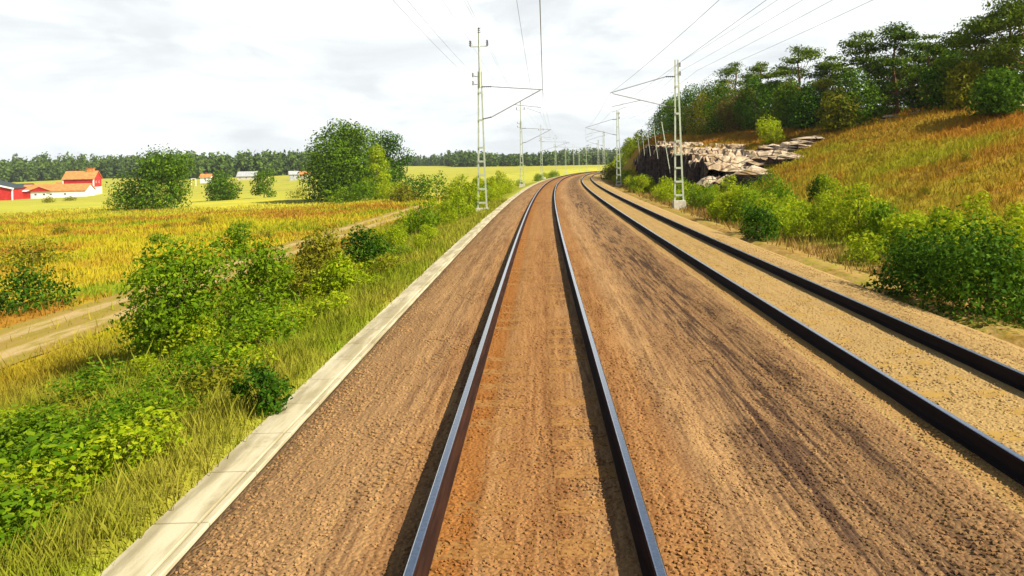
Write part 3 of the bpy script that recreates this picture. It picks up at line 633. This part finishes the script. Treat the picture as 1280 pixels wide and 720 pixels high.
# ------------------------------------------------------------------ woods and pines on the hill
HT = 'trees on the right hill'
pines = [  # px, py(base), Y, height, width, kind, label
    (1000, 150, 88, 9.3, 6.8, 'p', 'slender pine with a pointed top left of the gap on the hill'),
    (1040, 150, 86, 7.4, 5.0, 'p', 'shorter dark pine filling the gap between the taller pines'),
    (1085, 140, 76, 9.0, 6.4, 'p', 'tallest wide flat topped pine in the middle of the hill'),
    (1120, 140, 74, 9.0, 6.0, 'p', 'wide layered pine just right of the tallest flat topped one'),
    (1160, 140, 78, 8.0, 5.0, 'p', 'round headed pine right of the two flat topped pines'),
    (1225, 138, 62, 7.6, 6.0, 'p', 'broad dark pine at the left of the clump by the right edge'),
    (1265, 138, 58, 8.6, 6.4, 'p', 'tall dark pine at the right edge of the picture'),
    (1300, 140, 56, 8.8, 6.4, 'p', 'dark pine cut off by the right picture edge'),
    (920, 160, 108, 9.6, 6.4, 'p', 'pine with stacked branches standing above the rock outcrop'),
    (950, 158, 100, 8.4, 5.0, 'p', 'full pine between the stacked pine and the slender one'),
    (885, 165, 118, 6.4, 5.2, 'b', 'dark round broadleaf tree at the left end of the hill wood'),
    (865, 168, 122, 6.2, 5.4, 'b', 'light green broadleaf tree behind the near right mast'),
    (845, 172, 128, 5.6, 5.0, 'b', 'low olive tree at the far left tip of the hill wood'),
    (905, 165, 104, 5.4, 4.8, 'y', 'olive yellow bushy tree under the stacked pine'),
    (935, 160, 96, 4.6, 4.6, 'y', 'low yellowish tree on the rock behind the bright shrub'),
    (985, 155, 82, 4.4, 2.8, 'd', 'dry brown small tree in front of the slender pine'),
    (1030, 152, 78, 4.0, 3.4, 'y', 'olive small tree beside the dry brown one'),
    (1065, 148, 70, 4.6, 3.8, 'b', 'dark green small tree at the foot of the tallest pine'),
    (1185, 142, 66, 4.4, 3.6, 'b', 'dark rounded small tree between the two pine clumps'),
    (1210, 142, 56, 3.0, 2.6, 'y', 'pale olive sapling in front of the broad dark pine'),
    (1250, 148, 50, 2.6, 3.4, 'b', 'low dark bush under the tall pine at the right edge'),
    (970, 160, 90, 5.6, 4.4, 'p', 'small pine close beside the slender pointed one'),
    (1140, 142, 84, 6.4, 4.6, 'p', 'pine half hidden behind the layered pine'),
    (1200, 140, 72, 6.2, 4.4, 'p', 'shorter pine behind the broad dark one'),
    (825, 178, 140, 5.0, 5.0, 'b', 'small faint tree furthest left along the hill wood'),
    (838, 178, 116, 4.6, 4.2, 'b', 'rounded tree just left of the near right mast top of rock'),
    (858, 178, 106, 5.2, 4.4, 'b', 'dark rounded tree on the rock just right of the near right mast'),
    (880, 176, 100, 5.0, 4.2, 'y', 'olive tree on the rock ledge right of the near right mast'),
    (900, 174, 94, 5.6, 4.2, 'b', 'dark tree at the rock edge below the stacked pine'),
    (925, 174, 90, 4.2, 3.6, 'd', 'brownish bushy tree at the rock edge'),
    (945, 172, 86, 5.4, 3.8, 'b', 'dark green tree at the rock edge left of the bright shrub'),
    (985, 166, 80, 4.6, 3.6, 'b', 'dark low tree right behind the bright shrub'),
    (1012, 160, 76, 3.8, 3.4, 'b', 'dark bush between bright shrub and tall pines'),
    (1048, 156, 70, 3.4, 3.4, 'y', 'olive bush at the lower edge of the hill wood'),
    (1105, 140, 80, 5.0, 4.4, 'b', 'dark understory tree between the two flat topped pines'),
    (1175, 136, 82, 5.6, 4.4, 'b', 'dark understory tree right of the round headed pine'),
    (1240, 134, 66, 5.0, 4.4, 'b', 'dark understory tree under the pines at the right edge'),
]
for i, (px, py, Y, h, wd, kd, lb) in enumerate(pines):
    loc = on(px, py, Y)
    if kd == 'p': pine('pine_tree', lb, loc, h, wd * 1.12, 10000, 300 + i, bare=.06 if i % 3 else .16, lean=(rnd.uniform(-.05, .05), 0), group=HT, layers=10)
    else: broadleaf('broadleaf_tree' if h > 3.2 else 'bush', lb, 'tree' if h > 3.2 else 'bush', loc, h * 1.2, wd * 1.2, M[{'b': ('leaf_dark', 'leaf_tree')[i % 2], 'y': 'leaf_olive', 'd': 'leaf_brown'}[kd]], 5200, .26, 300 + i, 17, .03, HT, fat=1.1)

def wood(name, label, rows, seed):
    """a far wood read as one mass: many crowns of leaf clumps"""
    g = random.Random(seed); cls = []; n = 0
    for (xa, xb, ya, yb, cnt, h0, h1) in rows:
        for i in range(cnt):
            f = g.random(); x = xa + (xb - xa) * f; y = ya + (yb - ya) * f + g.uniform(-25, 35); z = gz(x, y); h = g.uniform(h0, h1) * (.86 + .13 * math.sin(x * .021 + seed) + .08 * math.sin(x * .057)); wd = h * g.uniform(.32, .5); con = g.random() < .45
            for j in range(5):
                t = .12 + .83 * j / 4; r = wd * (.62 if con else .55) * ((1.1 - t) if con else math.sin(math.pi * (.2 + .7 * t)))
                cls.append((x + g.uniform(-.2, .2) * wd, y + g.uniform(-.2, .2) * wd, z + t * h - r * .3, max(.5, r) * 1.2, max(.5, r) * 1.2, h * .19))
    Vv, Ff = leaves(cls, len(cls) * 24, 2.4, seed=seed, shell=.6)
    o = link_mesh(name, np_mesh(name, Vv, Ff), M['needle_far']); tag(o, label, 'woods', kind='stuff')
def span(pa, pb, Y, Yb=None):
    a = at(pa, 210, Y); b = at(pb, 210, Yb or Y); return a.x, b.x, a.y, b.y
wood('woods', 'dense dark green wood along the skyline behind the red farm', [(*span(-120, 120, 520, 560), 240, 12, 16), (*span(120, 270, 560, 520), 180, 13, 18), (*span(230, 400, 440, 490), 200, 11, 17), (*span(-60, 400, 620), 240, 15, 20)], 500)
wood('woods', 'dark wood across the far field beyond the bend', [(*span(480, 600, 900, 760), 120, 9, 13), (*span(570, 780, 640, 560), 200, 10, 14.5), (*span(560, 830, 700), 140, 13, 16)], 501)
wood('woods', 'pale distant wood on the ridge right of the far masts', [(*span(730, 840, 1200), 140, 20, 27)], 502)

# ------------------------------------------------------------------ farm and houses
def house(name, label, loc, rz, L, Wd, eave, ridge, wall_m, roof_m, ov=.35, gable_m=None):
    """ridge along local x; front wall at y=-Wd/2"""
    t = empty(name, loc, rz); tag(t, label, 'building')
    x, y = L / 2, Wd / 2; mb = MB()
    vs = [(-x, -y, -1), (x, -y, -1), (x, y, -1), (-x, y, -1), (-x, -y, eave), (x, -y, eave), (x, y, eave), (-x, y, eave)]
    mb.add(vs, [(0, 1, 5, 4), (2, 3, 7, 6), (3, 2, 1, 0)]); wl = mb.build('wall', wall_m, t)
    gb = MB()
    for s in (-1, 1): gb.add([(s * x, -y, -1), (s * x, y, -1), (s * x, y, eave), (s * x, 0, ridge), (s * x, -y, eave)], [(0, 1, 2, 3, 4) if s > 0 else (4, 3, 2, 1, 0)])
    gb.build('gable', gable_m or wall_m, t)
    rb = MB(); sl = (ridge - eave) / y; th = .18
    for s in (-1, 1):
        e = (s * (y + ov), eave - sl * ov)
        bot = [(-x - ov, 0, ridge + .02), (x + ov, 0, ridge + .02), (x + ov, e[0], e[1] + .02), (-x - ov, e[0], e[1] + .02)]
        rb.hull8(bot, [(a, b, c + th) for a, b, c in bot])
    rf = rb.build('roof', roof_m, t)
    return t, rf
def trim(t, boxes, mat, name='corner_board'):
    for b in boxes: mb = MB(); mb.box(*b); mb.build(name, mat, t)
def window(t, x, y, z, w_, h_, along='x', out=-1):
    f = MB(); g_ = MB()
    if along == 'x': f.box(x - w_ / 2, x + w_ / 2, y + out * .06, y + out * .003, z - h_ / 2, z + h_ / 2); g_.box(x - w_ * .38, x + w_ * .38, y + out * .075, y + out * .0605, z - h_ * .4, z + h_ * .4)
    else: f.box(x + out * .003, x + out * .06, y - w_ / 2, y + w_ / 2, z - h_ / 2, z + h_ / 2); g_.box(x + out * .0605, x + out * .075, y - w_ * .38, y + w_ * .38, z - h_ * .4, z + h_ * .4)
    o_ = f.build('window', M['white'], t); g_.build('pane', M['glass'], o_)
def farm_at(px, py, Y): p = at(px, py, Y); return (p.x, p.y, p.z)
RZ = R(12)
# tall red barn
t, rf = house('barn', 'tall red barn with orange roof, white corner boards and white lower end wall', farm_at(103.5, 243, 256), RZ, 9.4, 7.4, 5.4, 7.9, M['red'], M['tile'])
mb = MB(); mb.box(1.6, 3.6, -.7, .7, 7.5, 8.9); mb.box(1.4, 3.8, -.9, .9, 8.9, 9.05); mb.build('chimney', M['tile'], rf)
trim(t, [(4.45, 4.76, -3.78, -3.60, 2.6, 5.4), (4.705, 4.80, -3.70, -3.40, 2.6, 5.4), (-4.78, -4.5, -3.78, -3.70, 0, 5.2)], M['white'])
mb = MB(); mb.box(4.71, 4.80, -3.70, 3.7, -.5, 2.5); mb.build('plinth', M['white'], t)
mb = MB(); mb.box(2.0, 4.4, -3.80, -3.71, 0, 2.9); mb.build('door', M['green'], t)
for yy_ in (-1.4, 1.4): window(t, 4.70, yy_, 4.2, .5, .7, 'y', 1)
# low white walled shed in front
t, rf = house('shed', 'long low white walled shed with orange roof and red gable dormer', farm_at(73, 247.5, 244), RZ, 19.0, 8.0, 2.5, 4.4, M['white'], M['tile'])
mb = MB(); mb.add([(-7.0, -4.5, 2.45), (-.6, -4.5, 2.45), (-3.8, -4.5, 3.75), (-3.8, -.9, 3.75)], [(0, 1, 2), (1, 3, 2), (0, 2, 3)]); mb.build('dormer', M['red'], t)
mb = MB()
for a, b in (((-7.4, 2.35), (-3.8, 3.85)), ((-3.8, 3.85), (-.2, 2.35))):
    bot = [(a[0], -4.7, a[1]), (b[0], -4.7, b[1]), (b[0], -.8, b[1]), (a[0], -.8, a[1])]; mb.hull8(bot, [(i, j, kq + .14) for i, j, kq in bot])
mb.build('dormer_roof', M['tile'], t)
for xx_ in (-7.2, -5.0, -2.6, -.6, 3.5): window(t, xx_, -4.0, 1.4, .8, .6)
# red gabled barn at the left edge: gable towards the line
t, rf = house('barn', 'red gabled barn with white verge boards at the left picture edge', farm_at(-12, 250, 236), RZ + R(90), 12, 18.0, 3.6, 6.0, M['red'], M['slate'], gable_m=M['red'])
g2 = MB(); s_ = 2.4 / 9
for s in (-1, 1):
    a = (-6.45, 0, 6.0); b = (-6.45, s * 9.4, 6.0 - s_ * 9.4); g2.bar(a, b, .14, .45)
g2.build('verge_board', M['white'], t)
trim(t, [(-6.1, -6.0, -9.02, -8.6, -.5, 3.5), (-6.1, -6.0, 8.6, 9.02, -.5, 3.5)], M['white'])
mb = MB(); mb.box(-6.9, -6.0, -3.0, 6.0, 2.3, 2.5); mb.build('canopy', M['white'], t)
mb = MB(); mb.box(-6.08, -6.003, -1.5, 1.5, -.5, 2.2); mb.build('door', M['redold'], t)
# dark roofed building behind and small red link
house('farm_building', 'low building with a dark grey roof behind the red gabled barn', farm_at(25, 243, 268), RZ, 8, 8, 2.2, 3.7, M['redold'], M['slate'])
t, rf = house('outbuilding', 'small red outbuilding between the gabled barn and white shed', farm_at(30, 248, 240), RZ, 5.4, 4, 2.3, 2.9, M['red'], M['white'])
window(t, 0, -2.0, 1.4, .8, .8)
t, rf = house('farmhouse', 'orange roofed lean annex left of the tall barn', farm_at(81, 243, 262), RZ, 4.4, 6, 2.8, 4.3, M['redold'], M['tile'])
# far houses
t, rf = house('house', 'far grey flat barn beyond the round meadow bush', farm_at(310, 224, 380), R(8), 9, 7, 1.6, 3.8, M['concrete'], M['grey'])
for xx_ in (-3, 0, 3): window(t, xx_, -3.5, .8, .8, .7)
t, rf = house('house', 'small white house with a dark roof at the foot of the wood', farm_at(367, 223, 340), R(20), 3.8, 4, 1.9, 3.2, M['grey'], M['grey'])
window(t, 0, -2.0, 1.1, .7, .7)
t, rf = house('house', 'cream house half hidden left of the largest tree', farm_at(381, 224, 350), R(15), 4.6, 4, 2.4, 3.6, M['concrete'], M['tile'])
t, rf = house('house', 'small cottage with red roof behind the meadow bush', farm_at(258, 226, 330), R(10), 4.2, 4, 1.6, 2.9, M['white'], M['tile'])
mb = MB(); mb.box(-.3, .3, -.3, .3, 2.5, 3.6); mb.build('chimney', M['redold'], rf)
window(t, 0, -2.0, .9, .7, .7)
mb = MB(); p = Vector(on(242, 226, 300))
for s in (-1, 1): mb.tube([p + Vector((s * .9, 0, -.4)), p + Vector((s * .9, 0, 3.0))], .12, 7)
mb.bar(p + Vector((-1.1, 0, 3.0)), p + Vector((1.1, 0, 3.0)), .25); tag(mb.build('gate_frame', M['white']), 'white post and beam frame in the meadow right of the olive tree', 'gate')

# ------------------------------------------------------------------ catenary masts
GM = 'catenary masts along the line'
def insulator(mb, a, b, r=.06, n=5):
    a, b = Vector(a), Vector(b)
    mb.tube([a, b], r * .45, 7)
    for i in range(n):
        f = (i + .5) / n; d = (b - a).normalized() * .018; c_ = a.lerp(b, f); mb.tube([c_ - d, c_ + d], [r, r * .8], 8)
def mast(label, X, Y, side, H, zbase, reach, arm_hi, arm_lo, tip, pole=0.0, top_ins=(), side_ins=()):
    """side: +1 the bracket points to +x.  Heights above rail top."""
    t = empty('catenary_mast', (X, Y, zbase)); tag(t, label, 'mast', GM)
    z = lambda h: h - zbase
    wb, wt = .27, .085
    fr = MB(); Ht = z(H)
    wid = lambda h: wb + (wt - wb) * min(1, max(0, h / Ht)) ** .75
    for s in (-1, 1):
        for q in range(6): fr.bar((s * wid(Ht * q / 6), 0, Ht * q / 6), (s * wid(Ht * (q + 1) / 6), 0, Ht * (q + 1) / 6),   .05, .10)
    fr.build('upright', M['galv'], t)
    bt = MB(); h = .35
    while h < Ht - .1:
        bt.bar((-wid(h) + .02, -.055, h), (wid(h) - .02, -.055, h), .02, .12); bt.bar((-wid(h) + .02, .055, h), (wid(h) - .02, .055, h), .02, .12); h += .85 if h < Ht * .4 else 1.7
    bt.build('batten', M['galv'], t)
    fd = MB(); fd.hull8([(-.42, -.34, -.9), (.42, -.34, -.9), (.42, .34, -.9), (-.42, .34, -.9)], [(-.36, -.28, .02), (.36, -.28, .02), (.36, .28, .02), (-.36, .28, .02)]); fd.build('foundation', M['concrete'], t)
    if pole:
        pm = MB(); pm.tube([(0, 0, Ht - 1.0), (0, 0, z(H + pole))], [.075, .06], 8); pm.build('top_pole', M['galv'], t)
    # cantilever bracket
    br = MB(); x0 = side * (wid(z(arm_hi)) + .05); ta = Vector((side * reach, 0, z(tip)))
    hi = Vector((x0 + side * .55, 0, z(arm_hi))); lo_x = side * (wid(z(arm_lo)) + .05); lo = Vector((lo_x + side * .5, 0, z(arm_lo) + .12))
    br.tube([hi, ta], .030, 7); br.tube([lo, ta + Vector((-side * .15, 0, -.03))], .034, 7)
    reg = lo.lerp(ta, .45); cw = Vector((side * reach * .97, 0, z(5.55)))
    br.tube([reg, cw + Vector((0, 0, .35))], .020, 6); br.tube([cw + Vector((-side * .9, 0, .33)), cw], .014, 6)
    bo = br.build('bracket', M['tubegrey'], t)
    io = MB(); insulator(io, (x0 - side * .06, 0, z(arm_hi)), hi); io.build('insulator', M['insul'], bo)
    io = MB(); insulator(io, (lo_x - side * .06, 0, z(arm_lo)), lo); io.build('insulator', M['insul'], bo)
    for (dx, h_) in top_ins:
        if abs(dx) > .01:
            ca = MB(); ca.bar((0, 0, z(h_) - .22), (dx, 0, z(h_) - .22), .05, .05); ca.build('cross_arm', M['galv'], t)
        io = MB(); insulator(io, (dx, 0, z(h_) - .2), (dx, 0, z(h_) + .16), .09, 3); io.build('line_insulator', M['insul'], t)
    for (dx, h_) in side_ins:
        io = MB(); io.bar((0, 0, z(h_)), (dx, 0, z(h_)), .035, .035); insulator(io, (dx, 0, z(h_) - .05), (dx, 0, z(h_) + .22), .075, 3); io.build('line_insulator', M['insul'], t)
    return t
L1 = at(603, 258, 46); R1 = at(849, 252, 46.5)
lm = [(L1.x, 46.0)] + [(at(px, 200, Y).x, Y) for px, Y in ((652, 101), (677, 165), (694.5, 225), (707, 282), (717, 340))]
rm = [(R1.x, 46.5)] + [(at(px, 200, Y).x, Y) for px, Y in ((773, 92), (755, 150), (748, 208))]
def msg_x(Y, off, st): return float(xc(Y)) + off + st
for i, (x, Y) in enumerate(lm):
    zb = -.25 + float(zc(Y)); tipx = msg_x(Y, 0, .12 if i % 2 == 0 else -.15)
    mast(['nearest left catenary mast with three insulators on its tall top pole', 'second left catenary mast, half as tall in view', 'third left catenary mast at the edge of the yellow field', 'fourth left catenary mast, small against the far wood', 'fifth left catenary mast, tiny against the far wood', 'farthest left catenary mast, tiny beside the bend'][i], x, Y, 1, 8.2, zb, tipx - x, 7.25, 5.25, 7.0, 2.6 if i < 4 else 1.2, ((0, 10.75), (-.55, 9.95), (.50, 9.98)), ((-.42, 7.9), (-.42, 7.4)))
for i, (x, Y) in enumerate(rm):
    zb = (-.05 if i == 0 else -.3) + float(zc(Y)); tipx = msg_x(Y, OTHER, -.35)
    mast(['nearest right catenary mast on a pale concrete footing beside the rocks', 'second right catenary mast before the dark rock face', 'third right catenary mast at the inside of the bend', 'farthest right catenary mast beyond the bend'][i], x, Y, -1, 8.75, zb, x - tipx, 7.7, 5.75, 6.75, 0, (), ((.22, 8.35), (.22, 7.8)))
# far spare masts seen beyond the bend
for i, (px, Y) in enumerate(((724, 300), (733, 330))):
    x = at(px, 200, Y).x
    mast('tiny mast standing far beyond the bend against the wood', x, Y, -1, 8.2, gz(x, Y), 2.0, 7.2, 5.4, 7.0)

def wire(name, label, pts, r=.011, cat='wire', sag=.25, group=None):
    mb = MB(); out = []
    for a, b in zip(pts[:-1], pts[1:]):
        a, b = Vector(a), Vector(b); n = 14
        for i in range(n): f = i / n; q = a.lerp(b, f); q.z -= 4 * sag * f * (1 - f); out.append(q)
    out.append(Vector(pts[-1])); mb.tube(out, r * .52, 5); o_ = mb.build(name, M['wire']); tag(o_, label, cat, group); return o_
ly = [-12.0] + [y for _, y in lm]; lx = [lm[0][0] - .05] + [x for x, _ in lm]
ty = [-12.0, 46, 101, 165, 225, 282, 340]
stg = [-.1, .12, -.15, .12, -.15, .12, -.15]
wire('contact_wire', 'taut contact wire hanging over the middle of the own track', [(msg_x(y, 0, s), y, 5.55 + float(zc(y))) for y, s in zip(ty, stg)], .010, sag=.02)
wire('catenary_wire', 'sagging carrier wire directly above the own contact wire', [(msg_x(y, 0, s), y, 7.0 + float(zc(y))) for y, s in zip(ty, stg)], .013, sag=.4)
wire('feeder_wire', 'thin feeder wire just left of the carrier wire over the own track', [(msg_x(y, -.62, 0), y, 7.12 + float(zc(y))) for y in ty], .011, sag=.2)
for dx, h_, lb in ((0, 10.9, 'line wire on the top insulators of the left masts'), (-.55, 10.1, 'line wire on the outer left top insulators of left masts'), (.5, 10.13, 'line wire on the inner top insulators of left masts'), (-.42, 8.1, 'upper side wire on the field side of the left masts'), (-.42, 7.6, 'lower side wire on the field side of the left masts')):
    wire('line_wire', lb, [(x + dx, y, h_ + float(zc(y))) for x, y in zip(lx, ly)], .010, sag=.5)
ry = [-12.0] + [y for _, y in rm]; rx_ = [rm[0][0] - .1] + [x for x, _ in rm]
so = [-.2, -.35, -.35, -.35, -.35]
wire('contact_wire', 'taut contact wire hanging over the second track', [(msg_x(y, OTHER, s), y, 5.55 + float(zc(y))) for y, s in zip(ry, so)], .010, sag=.02)
wire('catenary_wire', 'sagging carrier wire above the second track', [(msg_x(y, OTHER, s), y, 6.75 + float(zc(y))) for y, s in zip(ry, so)], .013, sag=.4)
for dx, h_, lb in ((.22, 8.6, 'upper line wire on the side insulators of the right masts'), (.22, 8.05, 'lower line wire on the side insulators of the right masts')):
    wire('line_wire', lb, [(x + dx, y, h_ + float(zc(y))) for x, y in zip(rx_, ry)], .012, sag=.35)
wire('line_wire', 'third wire right of the mast wires, crossing the sky', [(10.6, -12, 8.3), (9.9, 46, 8.0), (rm[1][0] + .5, 92, 7.7)], .013, sag=.3)
wire('line_wire', 'outermost right wire crossing the sky above the pines', [(12.3, -12, 8.3), (11.2, 46, 8.0), (rm[1][0] + 1.2, 92, 7.7)], .014, sag=.3)

# ------------------------------------------------------------------ grass
def grass(label, n, dr, yr, hgt, keep=None, pw=1.6, seed=1, wide=.0011):
    g = np.random.default_rng(seed)
    Y = yr[0] + (yr[1] - yr[0]) * g.random(n) ** pw; D = g.uniform(dr[0], dr[1], n)
    if keep is not None: mk = keep(D, Y, g); D, Y = D[mk], Y[mk]
    n = len(D); Z = ground_d(D, Y) - .02; X = D + xc(Y)
    clump = .55 + .45 * wob(D, Y, 1.6, 3.) + .25 * g.random(n)
    h = hgt * np.clip(clump + .3 * g.normal(size=n), .25, 1.4) * g.uniform(.6, 1.25, n); a = g.uniform(0, 6.283, n); wd = np.maximum(.005, Y * wide) * g.uniform(.7, 1.3, n); ln = h * g.uniform(.15, .6, n); b = g.uniform(0, 6.283, n)
    p = np.stack([X, Y, Z], -1); s = np.stack([np.cos(a) * wd, np.sin(a) * wd, 0 * a], -1)
    mid = p + np.stack([np.cos(b) * ln * .44, np.sin(b) * ln * .44, h * .52], -1); tip = p + np.stack([np.cos(b) * ln, np.sin(b) * ln, h], -1)
    Vv = np.stack([p - s, p + s, mid + s * .75, tip], 1).reshape(-1, 3)
    o_ = link_mesh('grass', np_mesh('grass', Vv, np.arange(4 * n).reshape(-1, 4)), m_grass); tag(o_, label, 'grass', kind='stuff')
fade_n = lambda D, Y, g: g.random(len(D)) < 1 - sstep(Y + 14 * wob(D, Y, .09, 1.) + 6 * wob(D, Y, .35, 2.), 88, 126)
off_path = lambda D, Y, g: fade_n(D, Y, g) & (np.abs(np.abs(D + 14) - .78) > .42) & ((np.abs(D + 14) > 1.5) | (g.random(len(D)) < .3))
grass('green and yellow grass on the left bank', 300000, (-12, -3.06), (4, 60), .24, lambda D, Y, g: g.random(len(D)) < .55 + sstep(-D, 3.1, 3.8), 2.2, 1, .0006)
grass('tall dry grass stalks standing out of the left bank', 5000, (-11, -4.0), (9, 45), .42, None, 2.0, 4, .0004)
grass('orange and yellow heath grass beyond the bank', 270000, (-85, -11.5), (12, 140), .34, off_path, 1.5, 2, .0008)
grass('orange grass on the right slope', 250000, (7.7, 44), (8, 118), .32, lambda D, Y, g: (g.random(len(D)) < .08 + sstep(D, 7.9, 9.2)), 1.5, 3, .0008)

# ------------------------------------------------------------------ loose ballast stones near the cab
def stones(label, n, dr, yr, seed, mat, hz):
    g = np.random.default_rng(seed); Y = yr[0] + (yr[1] - yr[0]) * g.random(n) ** 2.2; D = g.uniform(dr[0], dr[1], n)
    mk = (np.abs(np.abs(D) - .7535) > .10) & (np.abs(np.abs(D - OTHER) - .7535) > .10); D, Y = D[mk], Y[mk]; n = len(D)
    r = g.uniform(.009, .021, n); base = np.array([(1, 0, 0), (0, 1, 0), (-1, 0, 0), (0, -1, 0), (.5, .5, .8), (-.5, .4, .75), (.1, -.6, .8), (0, 0, -.8)], float)
    v = base[None] * g.uniform(.65, 1.25, (n, 8, 3)); a = g.uniform(0, 6.28, n); ca, sa = np.cos(a)[:, None], np.sin(a)[:, None]
    x, y = v[..., 0] * ca - v[..., 1] * sa, v[..., 0] * sa + v[..., 1] * ca
    zb = np.interp(D, hz[0], hz[1]) + zc(Y)
    Vv = np.stack([x * r[:, None] * 1.25 + (D + xc(Y))[:, None], y * r[:, None] + Y[:, None], v[..., 2] * r[:, None] * .8 + zb[:, None]], -1).reshape(-1, 3)
    tri = np.array([(0, 1, 4), (1, 5, 4), (1, 2, 5), (2, 3, 6), (2, 6, 5), (3, 0, 6), (0, 4, 6), (4, 5, 6)])
    Ff = (tri[None] + (np.arange(n) * 8)[:, None, None]).reshape(-1, 3)
    me = np_mesh('gravel', Vv, Ff, 3); uvl = me.uv_layers.new(name='UVMap')
    uvl.data.foreach_set('uv', np.repeat(np.stack([D, Y], -1), 24, 0).astype(np.float32).ravel())
    o_ = link_mesh('gravel', me, mat); tag(o_, label, 'gravel', kind='stuff')
stones('loose brown ballast stones around the own track', 45000, (-2.5, 3.45), (3.6, 26), 21, M['ballast'], (bd, bz))
stones('loose tan ballast stones around the second track', 16000, (3.5, 6.8), (5, 26), 22, M['ballast_far'], (bd2, bz2))

# ------------------------------------------------------------------ thin summer haze over the land
hb = MB(); hb.box(-4200, 4200, -120, 6600, -12, 42)
hm, kn = new_mat('haze'); pv = kn.n('ShaderNodeVolumePrincipled', {'Color': (.86, .92, 1.0), 'Density': .00010}); kn.n('ShaderNodeOutputMaterial', {'Volume': pv})
tag(hb.build('haze', hm), 'thin pale summer haze in the air', 'haze', kind='stuff')
